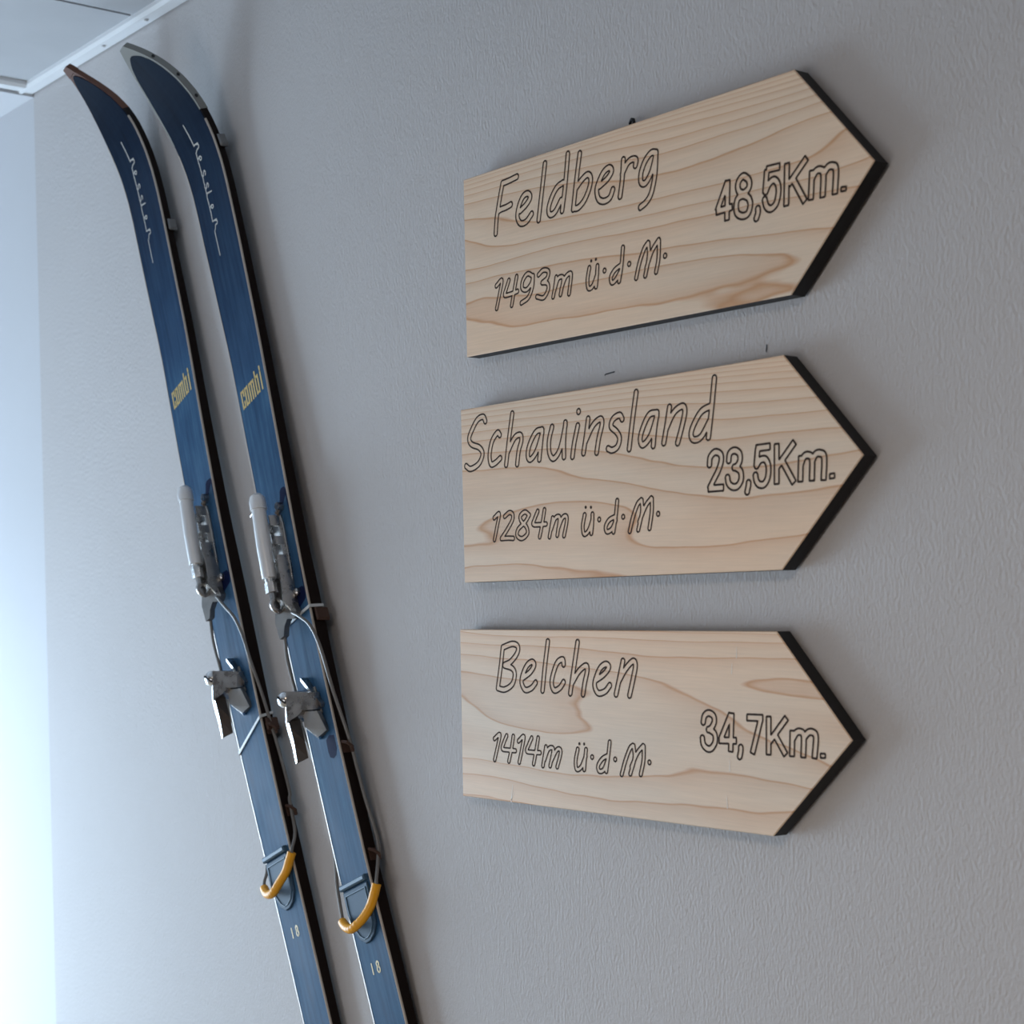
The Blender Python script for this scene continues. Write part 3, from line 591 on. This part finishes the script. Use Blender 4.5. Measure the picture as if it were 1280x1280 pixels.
def make_ski(k, label):
    sk = Ski(SKI[k]); base = sk.P(1.95, 0, -0.006)
    root = empty('ski', base); tag(root, label, 'ski', 'pair of old skis on the wall')
    EW = 0.0016
    # wooden core; brown sidewalls coloured dark for shade, paler for the lit tip
    def core(q):
        w = max(sk.at(sk.w, q), 0.0012)/2; t = sk.at(sk.th, q)
        return [(-w, 0), (-w, -t), (w, -t), (w, 0)]
    loft(sk, STN, core, [MSIDE, MSIDETIP], 'core', root, True, (lambda q, j: 1 if (q < 0.085 and k == 0) else 0))
    # blue top sheet, a little narrower, rounded at its front end
    s_f = 0.013 if k == 0 else 0.012
    st2 = [q for q in STN if q > s_f + 0.012]
    pre = [s_f + 0.0004, s_f+0.002, s_f+0.005, s_f+0.009]
    def top(q):
        w = sk.at(sk.w, q)/2 - 0.0016 - (0.0006 if (k == 1 and q < 0.12) else 0.0)*min(1, max(0, (0.13-q)/0.03))
        u = min(1, max(0.02, (q-s_f)/0.016)); w *= math.sqrt(1-(1-u)**2)
        return [(-w, 0.0), (-w, 0.0006), (-w+0.0004, 0.001), (w-0.0004, 0.001), (w, 0.0006), (w, 0.0)]
    loft(sk, pre+st2, top, MBLUE[k], 'top_sheet', root, False, None, True)
    # narrow worn metal strips along both upper edges
    s_e = 0.126 if k else 0.10
    for sg in (-1, 1):
        def strip(q, sg=sg):
            w = sk.at(sk.w, q)/2; e = EW if sg > 0 else 0.0022
            return [(sg*(w+0.0003), -0.0016), (sg*(w+0.0003), 0.0004 if sg > 0 else 0.0011), (sg*(w-e), 0.0012 if sg > 0 else 0.0015), (sg*(w-e), -0.0016)]
        loft(sk, [q for q in STN if q >= s_e], strip, MEDGE, 'edge_strip', root, True)
    if k == 1:   # dull metal guard folded round the tip
        def guard(q):
            w = sk.at(sk.w, q)/2 + 0.0006; t = sk.at(sk.th, q)
            return [(-w, 0.0008), (-w, -t-0.0008), (w, -t-0.0008), (w, 0.0008)]
        loft(sk, [q for q in STN if q < 0.125], guard, MTIPMETAL, 'tip_guard', root, True)
        for q in (0.03, 0.065, 0.10):
            w = sk.at(sk.w, q)/2+0.0008; t = sk.at(sk.th, q)
            c = sk.P(q, w, -t*0.5); G().tube([c, c+sk.n*0.0012], 0.0026, 8).build('rivet', MDARK, root)
    else:
        def cap(q):
            w = max(sk.at(sk.w, q)/2, 0.0012) + 0.0005; t = sk.at(sk.th, q)
            return [(-w, 0.0008), (-w, -t-0.0006), (w, -t-0.0006), (w, 0.0008)]
        loft(sk, [q for q in STN if q < 0.0136], cap, MSIDETIP, 'tip_guard', root, True)
    # print
    n0 = 151.5 if k == 0 else 143.0
    bl = lambda a: float(np.interp(a, [-33, 0, 25, 60, 137], [-4, -2, -6.5, -8.7, -9.7]))
    lettering(sk, [[(n0 + a*0.985, bl(a) + b*1.15) for a, b in st] for st in NESSLER], 1.0, 'script_lettering', MSILVER, root)
    combi(sk, (530 if k == 0 else 516)-0.0, (555 if k == 0 else 541), root)
    s8 = 1362 if k == 0 else 1338.5
    o8 = -9.5 if k == 0 else -9.5
    oval = lambda cs, ct, rs, rt: [(cs+rs*math.cos(a*math.pi/6), ct+rt*math.sin(a*math.pi/6)) for a in range(13)]
    lettering(sk, [[(s8, o8), (s8+13.5, o8)], oval(s8+3.3, 5.5, 3.3, 2.8), oval(s8+10.2, 5.5, 3.7, 3.3)], 1.25, 'gold_number', MGOLD, root)
    # lacquer left unfaded under old fittings; the lever's shade is painted in too
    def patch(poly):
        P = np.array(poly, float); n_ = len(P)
        mesh('unfaded_shade_patch', [sk.P(a*MM, b*MM, 0.00112) for a, b in P], [tuple(range(n_))], MNAVY, root)
    o = 13 if k == 0 else 0
    we = sk.at(sk.w, 0.77)*0.5/MM - 2.2
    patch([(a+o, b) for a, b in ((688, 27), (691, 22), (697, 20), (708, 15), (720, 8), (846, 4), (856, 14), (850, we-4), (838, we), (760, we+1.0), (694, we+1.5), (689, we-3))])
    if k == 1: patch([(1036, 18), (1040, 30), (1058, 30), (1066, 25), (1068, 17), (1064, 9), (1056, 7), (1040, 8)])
    # ------- cable lever in front of the boot
    f = sk.f(0.013 if k == 0 else 0.0)
    lev = G()
    lev.prism([(722, -14), (722, 16), (735, 19), (800, 17), (832, 12), (845, 10), (845, -18), (832, -20), (800, -16)], 1, 4, bev=0.8, f=f).build('cable_lever', MSTEEL, root)
    lev = root.children[-1]
    # channel: two upright cheeks, the right one pierced by slots
    def cheek(t, name):
        g = G()
        prof = [(722, 19), (800, 19), (832, 21), (846, 24), (858, 14)]
        segs = [((722, 737), 1), ((737, 752), 0.22), ((752, 764), 0.8), ((764, 779), 0.35), ((779, 858), 1)]
        def top(s_): return float(np.interp(s_, [p[0] for p in prof], [p[1] for p in prof]))
        for (a, b), fr in segs:
            n_ = max(1, int((b-a)/12)); xs = np.linspace(a, b, n_+1)
            for i in range(n_):
                h0 = 2; h1a, h1b = 3+(top(xs[i])-3)*fr, 3+(top(xs[i+1])-3)*fr
                v = [(xs[i], t, h0), (xs[i+1], t, h0), (xs[i+1], t-1.5, h1b), (xs[i], t-1.5, h1a)]
                v += [(a_, b_+2.6, c_) for a_, b_, c_ in v]
                g.add([f(*p) for p in v], [(0, 3, 2, 1), (4, 5, 6, 7), (0, 1, 5, 4), (1, 2, 6, 5), (2, 3, 7, 6), (3, 0, 4, 7)])
        return g.build(name, MSTEEL, lev)
    cheek(12, 'side_plate'); cheek(-14, 'side_plate')
    # lever handle: rounded bar, thicker head at the free end
    G().tube([f(688, 2.5, 24), f(692, 2.5, 25), f(700, 2, 26), f(710, 1.5, 26)], [0.006, 0.0105, 0.0120, 0.0118], 14).tube([f(710, 1.5, 26), f(760, -2, 26.5), f(806, -5.5, 26)], [0.0102, 0.0106, 0.0102], 14).build('lever_handle', MALU, lev, True)
    G().tube([f(806, -5.5, 26), f(812, -6, 26)], 0.0068, 10).tube([f(812, -6, 26), f(826, -7, 26)], 0.0082, 6).build('adjusting_nut', MCHROME, lev, True)
    # eye at the lower end
    g = G(); ce = (845, -5, 24)
    g.tube([f(ce[0]+9.5*math.cos(a*math.pi/10), ce[1]+2, ce[2]+8*math.sin(a*math.pi/10)) for a in range(21)], 0.0032, 8, cap=False)
    g.tube([f(826, -6, 26), f(838, -4, 27)], 0.005, 8)
    g.build('eye', MSTEEL, lev, True)
    yk = [(848, -17), (848, 14), (862, 18), (870, 12), (866, 0), (874, -7), (886, -11), (888, -19), (864, -21)]
    v = [f(a, b, 17-0.33*(b+5)) for a, b in yk] + [f(a, b, 9-0.33*(b+5)) for a, b in yk]; n_ = len(yk)
    G().add(v, [tuple(range(n_)), tuple(range(n_, 2*n_))] + [(i, (i+1) % n_, n_+(i+1) % n_, n_+i) for i in range(n_)]).build('cable_yoke', MSTEELD, lev)
    G().tube([f(720, 12, 6), f(712, 20, 3)], 0.004, 8).tube([f(712, 20, 1), f(712, 20, 9)], 0.006, 10).build('lever_hook', MSTEEL, lev, True)
    G().tube([f(835, 19, 1), f(835, 19, 5)], 0.0055, 12).tube([f(835, 19, 5), f(835, 19, 7)], [0.0052, 0.003], 12).build('bolt', MSTEEL, lev, True)
    if k == 1: G().tube([f(706, -8, 26), f(708, -24, 25)], 0.0022, 8).build('pin', MCHROME, lev, True)
    # ------- toe iron
    f = sk.f(0.017 if k == 0 else 0.0, 0.003 if k == 0 else 0.0)
    def slab5(name, top, depth, m, par):
        n_ = len(top); v = [f(*p) for p in top] + [f(p[0], p[1], p[2]-(depth if not isinstance(depth, (list, tuple)) else depth[q])) for q, p in enumerate(top)]
        return G().add(v, [tuple(range(n_)), tuple(range(n_, 2*n_))] + [(q, (q+1) % n_, n_+(q+1) % n_, n_+q) for q in range(n_)]).build(name, m, par)
    G().prism([(966, -22), (966, 12), (1004, 16), (1004, -22)], 1, 3.5, bev=0.8, f=f).build('toe_iron', MSTEELD, root)
    toe = root.children[-1]
    # upright fin on the tip side, running obliquely across the plate
    slab5('stop_fin', [(951, -9, 10), (948, -4, 12), (994, 25, 7), (998, 20, 5)], [9, 11, 6, 4], MSTEEL, toe)
    # bent housing: high on the left, falling to the right, with a chamfer along its left side
    h0 = [(a, b, 24.5-0.62*b) for a, b in ((963, -13), (977, 20), (999, 15), (995, 2), (1000, -5), (1004, -20), (986, -17))]
    slab5('housing', h0, [(p[2]-2.5) for p in h0], MSTEEL, toe)
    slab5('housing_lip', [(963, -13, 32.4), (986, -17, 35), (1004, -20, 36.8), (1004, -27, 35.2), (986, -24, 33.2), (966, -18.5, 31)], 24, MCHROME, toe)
    # right wing: sloping jaw that grips the sole, light on its left flank given by brighter chrome
    j0 = [(995, -4, 19), (1002, 19, 12), (1030, 21, 5), (1033, 2, 8), (1014, -10, 18)]
    slab5('sole_jaw', j0, 6, MSTEELD, toe)
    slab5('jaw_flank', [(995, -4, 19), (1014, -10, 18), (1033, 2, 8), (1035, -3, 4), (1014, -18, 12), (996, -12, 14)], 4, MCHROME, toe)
    # left wing: prong pointing down the ski, light and shade put into a bright left ridge and a dark right flank
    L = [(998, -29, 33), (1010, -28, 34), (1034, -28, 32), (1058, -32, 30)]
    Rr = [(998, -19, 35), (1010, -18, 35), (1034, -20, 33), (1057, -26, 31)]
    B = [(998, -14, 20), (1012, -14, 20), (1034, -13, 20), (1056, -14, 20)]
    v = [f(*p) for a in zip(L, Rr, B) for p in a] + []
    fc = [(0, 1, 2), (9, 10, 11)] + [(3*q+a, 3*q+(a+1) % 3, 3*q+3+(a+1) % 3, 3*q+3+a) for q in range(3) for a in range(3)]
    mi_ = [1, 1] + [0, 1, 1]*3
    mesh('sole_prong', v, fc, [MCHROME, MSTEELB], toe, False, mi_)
    # adjusting screw with a domed, slotted head on the left of the housing
    cs = (971, -24)
    ctr = Vector(f(cs[0], cs[1], 30)); axs = (Vector(f(cs[0]+1, cs[1]+3, 38)) - ctr).normalized()
    g = G(); q_ = lambda d: ctr + axs*d*1e-3
    g.tube([q_(-10), q_(0), q_(3), q_(6), q_(8), q_(8.8)], [0.0118, 0.0118, 0.0110, 0.0086, 0.0048, 0.0008], 22)
    scr = g.build('screw_head', MCHROME, toe, True)
    sd = (sk.ax*0.75 + sk.n*0.65).normalized(); sd = (sd - axs*sd.dot(axs)).normalized(); so = axs.cross(sd)
    v = [q_(d) + sd*a*0.0078 + so*b*0.0011 for d in (5.2, 9.3) for a, b in ((-1, -1), (1, -1), (1, 1), (-1, 1))]
    G().add(v, [(0, 3, 2, 1), (4, 5, 6, 7), (0, 1, 5, 4), (1, 2, 6, 5), (2, 3, 7, 6), (3, 0, 4, 7)]).build('screw_slot', MDARK, toe)
    # ------- heel plate
    f = sk.f(0.025 if k == 0 else 0.0, -0.002 if k == 0 else 0.0)
    body = [(1238, -33), (1238, 31), (1266, 31), (1292, 29), (1305, 19), (1311, 6), (1312, -6), (1305, -18), (1291, -28), (1268, -34)]
    G().prism(body, 1, 4, bev=1.0, f=f).build('heel_plate', MPLATE, root)
    hp = root.children[-1]
    ins = inset(np.array(body, float), 5.0); ins2 = inset(np.array(body, float), 7.0); nb = len(body)
    v = [f(*p, 4.0) for p in ins] + [f(*p, 5.2) for p in inset(np.array(body, float), 5.5)] + [f(*p, 5.2) for p in inset(np.array(body, float), 6.5)] + [f(*p, 4.0) for p in ins2]
    fc = [(r*nb+i, r*nb+(i+1) % nb, (r+1)*nb+(i+1) % nb, (r+1)*nb+i) for r in range(3) for i in range(nb)]
    G().add(v, fc).build('raised_border', MRIM, hp)
    G().prism([(1228, -34), (1228, 32), (1236, 33), (1236, -34)], 1, 8, bev=2.0, f=f).build('front_bar', MRIM, hp)
    # ------- cable running from the yoke round the heel, with the yellow sleeve
    f0 = sk.f()
    if k == 1:
        left = [(878, -15, 14), (912, -19, 16), (940, -22, 14), (960, -30, 8), (1000, -43, 3), (1060, -44, -6), (1130, -44, -8), (1185, -42.5, -3), (1228, -45, 2.5), (1268, -46, 5.5), (1274, -42, 9)]
        right = [(862, 13, 13), (872, 26, 12), (892, 41, 7), (925, 44.5, 1), (986, 43.5, -4.5), (1052, 44, -12), (1092, 43.5, -14), (1131, 44, -15), (1187, 46, -18), (1216, 45, -12), (1240, 45, -3), (1250, 46, 0)]
        sleeve = [(1246, 46, -1), (1256, 41, 2), (1270, 31, 6), (1281, 19, 12), (1287, 8, 17), (1290, -4, 19.5), (1287, -16, 18.5), (1281, -28, 15), (1274, -39, 10.5)]
        guides = ((1058, -9), (1204, -12))
    else:
        left = [(890, -17, 14), (930, -24, 14), (968, -24, 12), (990, -34, 6), (1030, -46, 0), (1100, -46, -8), (1200, -44, -8), (1262, -42, -2), (1285, -44, 7), (1296, -41, 11)]
        right = [(876, 12, 13), (898, 28, 12), (920, 42, 9), (950, 46, 4), (985, 45, 0), (1040, 44, -8), (1110, 43, -14), (1178, 44, -16), (1193, 43.5, -13), (1238, 43, -10), (1262, 43, 1), (1270, 44, 4)]
        sleeve = [(1267, 44, 3), (1277, 37, 6), (1289, 28, 9.5), (1299, 13, 14), (1307, 2, 18), (1310, -8, 19), (1308, -20, 18), (1303, -31, 15), (1294, -41, 11)]
        guides = ((1085, -11), (1205, -13))
    cab = G().tube([f0(*p) for p in catmull(left, 5)], 0.0024, 8).tube([f0(*p) for p in catmull(right, 5)], 0.0024, 8).tube([f0(*p) for p in catmull(sleeve, 4)], 0.0024, 8).build('binding_cable', MCABLE, root, True)
    sp = catmull(sleeve, 6); rr = [0.0062 + 0.0005*math.sin(i*2.1) * (1 if i > len(sp)*0.45 else 0.15) for i in range(len(sp))]
    G().tube([f0(*p) for p in sp], rr, 12).build('yellow_sleeve', MYEL, cab, True)
    for s_, h_ in guides:   # side hooks the cable runs through
        w = sk.at(sk.w, s_*MM)*0.5/MM
        G().prism([(s_-7, w), (s_-7, w+1.6), (s_+9, w+1.6), (s_+9, w)], h_-5, h_+6, f=f0).tube([f0(s_-6, w+1, h_+5), f0(s_-2, w+9, h_+3), f0(s_+4, w+11, h_-2), f0(s_+10, w+7, h_-4)], 0.0024, 8).build('cable_guide', MRUST, root, True)
    # nylon tie wrapped round the ski
    if k == 0: tie = [(1096, -1, 1.8), (1082, 0, 1.8), (1068, 1, 1.8)]; sa, sb, sc = 1096, 1068, 1063
    else: sa, sb, sc = 867, 863, 862
    wl = sk.at(sk.w, sa*MM)*0.5/MM + 0.8; wr = sk.at(sk.w, sb*MM)*0.5/MM + 0.8; th = sk.at(sk.th, sb*MM)/MM
    loop = [(sa, -wl, -th-1), (sa, -wl, 1.0), (sa-1, -wl+1.5, 2.0), ((sa+sb)/2, 0, 2.1), (sb+1, wr-1.5, 2.0), (sb, wr, 1.0), (sc, wr, -th), (sc, wr-2, -th-1.5), ((sa+sc)/2, 0, -th-1.5)]
    g = G(); v = []
    for p in loop:
        v += [f0(p[0]-2.0, p[1], p[2]), f0(p[0]+2.0, p[1], p[2])]
    c0 = Vector((0, 0, 0)); nl = len(loop)
    mid = f0((sa+sb)/2, 0, -th/2)
    vo = []
    for i, p in enumerate(v): vo.append(p)
    for i, p in enumerate(loop):   # second skin a little further out
        a, h = p[1], p[2]; e = 1.0
        oa = a + (e if a > wr-3 else -e if a < -wl+3 else 0); oh = h + (e if h > 0 else -e if h < -th+1 else 0)
        vo += [f0(p[0]-2.0, oa, oh), f0(p[0]+2.0, oa, oh)]
    fc = []
    for i in range(nl):
        j = (i+1) % nl; K = 2*nl
        fc += [(2*i, 2*j, 2*j+1, 2*i+1), (K+2*i, K+2*i+1, K+2*j+1, K+2*j), (2*i, K+2*i, K+2*j, 2*j), (2*i+1, 2*j+1, K+2*j+1, K+2*i+1)]
    g.add(vo, fc).build('cable_tie', MTIE, root)
    return sk, root

skis = [make_ski(0, 'left ski of the pair, blue top sheet, brown tip, nearest the bay window'),
        make_ski(1, 'right ski of the pair, blue top sheet, grey metal tip guard, nearer the arrow signs')]
# wall hooks that carry the skis: grey clip by the edge of the ski, black arm into the wall
HL = ['small grey hook on the wall holding the upper part of the left ski', 'small grey hook on the wall holding the upper part of the right ski',
      'iron hook on the wall holding the middle of the left ski', 'iron hook on the wall holding the middle of the right ski']
for i, (k, s_, m) in enumerate(((0, 292, MHOOK), (1, 168, MHOOK), (0, 1080, MRUST), (1, 875, MRUST))):
    sk = skis[k][0]; f = sk.f(); w = sk.at(sk.w, s_*MM)*0.5/MM; th = sk.at(sk.th, s_*MM)/MM
    gap = -sk.at(sk.y, s_*MM)/MM     # top sheet to wall
    p = sk.P(s_*MM, 0, -gap*MM); root = empty('wall_hook', (p.x, 0, p.z)); tag(root, HL[i], 'hook', 'ski hooks on the wall')
    G().prism([(s_-9, w-52), (s_-9, w-32), (s_+12, w-32), (s_+12, w-52)], -gap+0.3, -gap+3, bev=0.8, f=f).build('wall_plate', MBLACK, root)
    G().prism([(s_-3, w-48), (s_-3, w-38), (s_+6, w-38), (s_+6, w-48)], -gap+3, -th-4.5, f=f).build('arm', MBLACK, root)
    G().prism([(s_-3, w-48), (s_-3, w+2), (s_+6, w+2), (s_+6, w-48)], -th-4.5, -th-1.5, f=f).build('cross_bar', MBLACK, root)
    G().prism([(s_-10, w+1.5), (s_-8, w+5), (s_+6, w+6), (s_+9, w+4), (s_+9, w+1.5)], -th-4, -4, bev=1.5, f=f).build('clip', m, root)
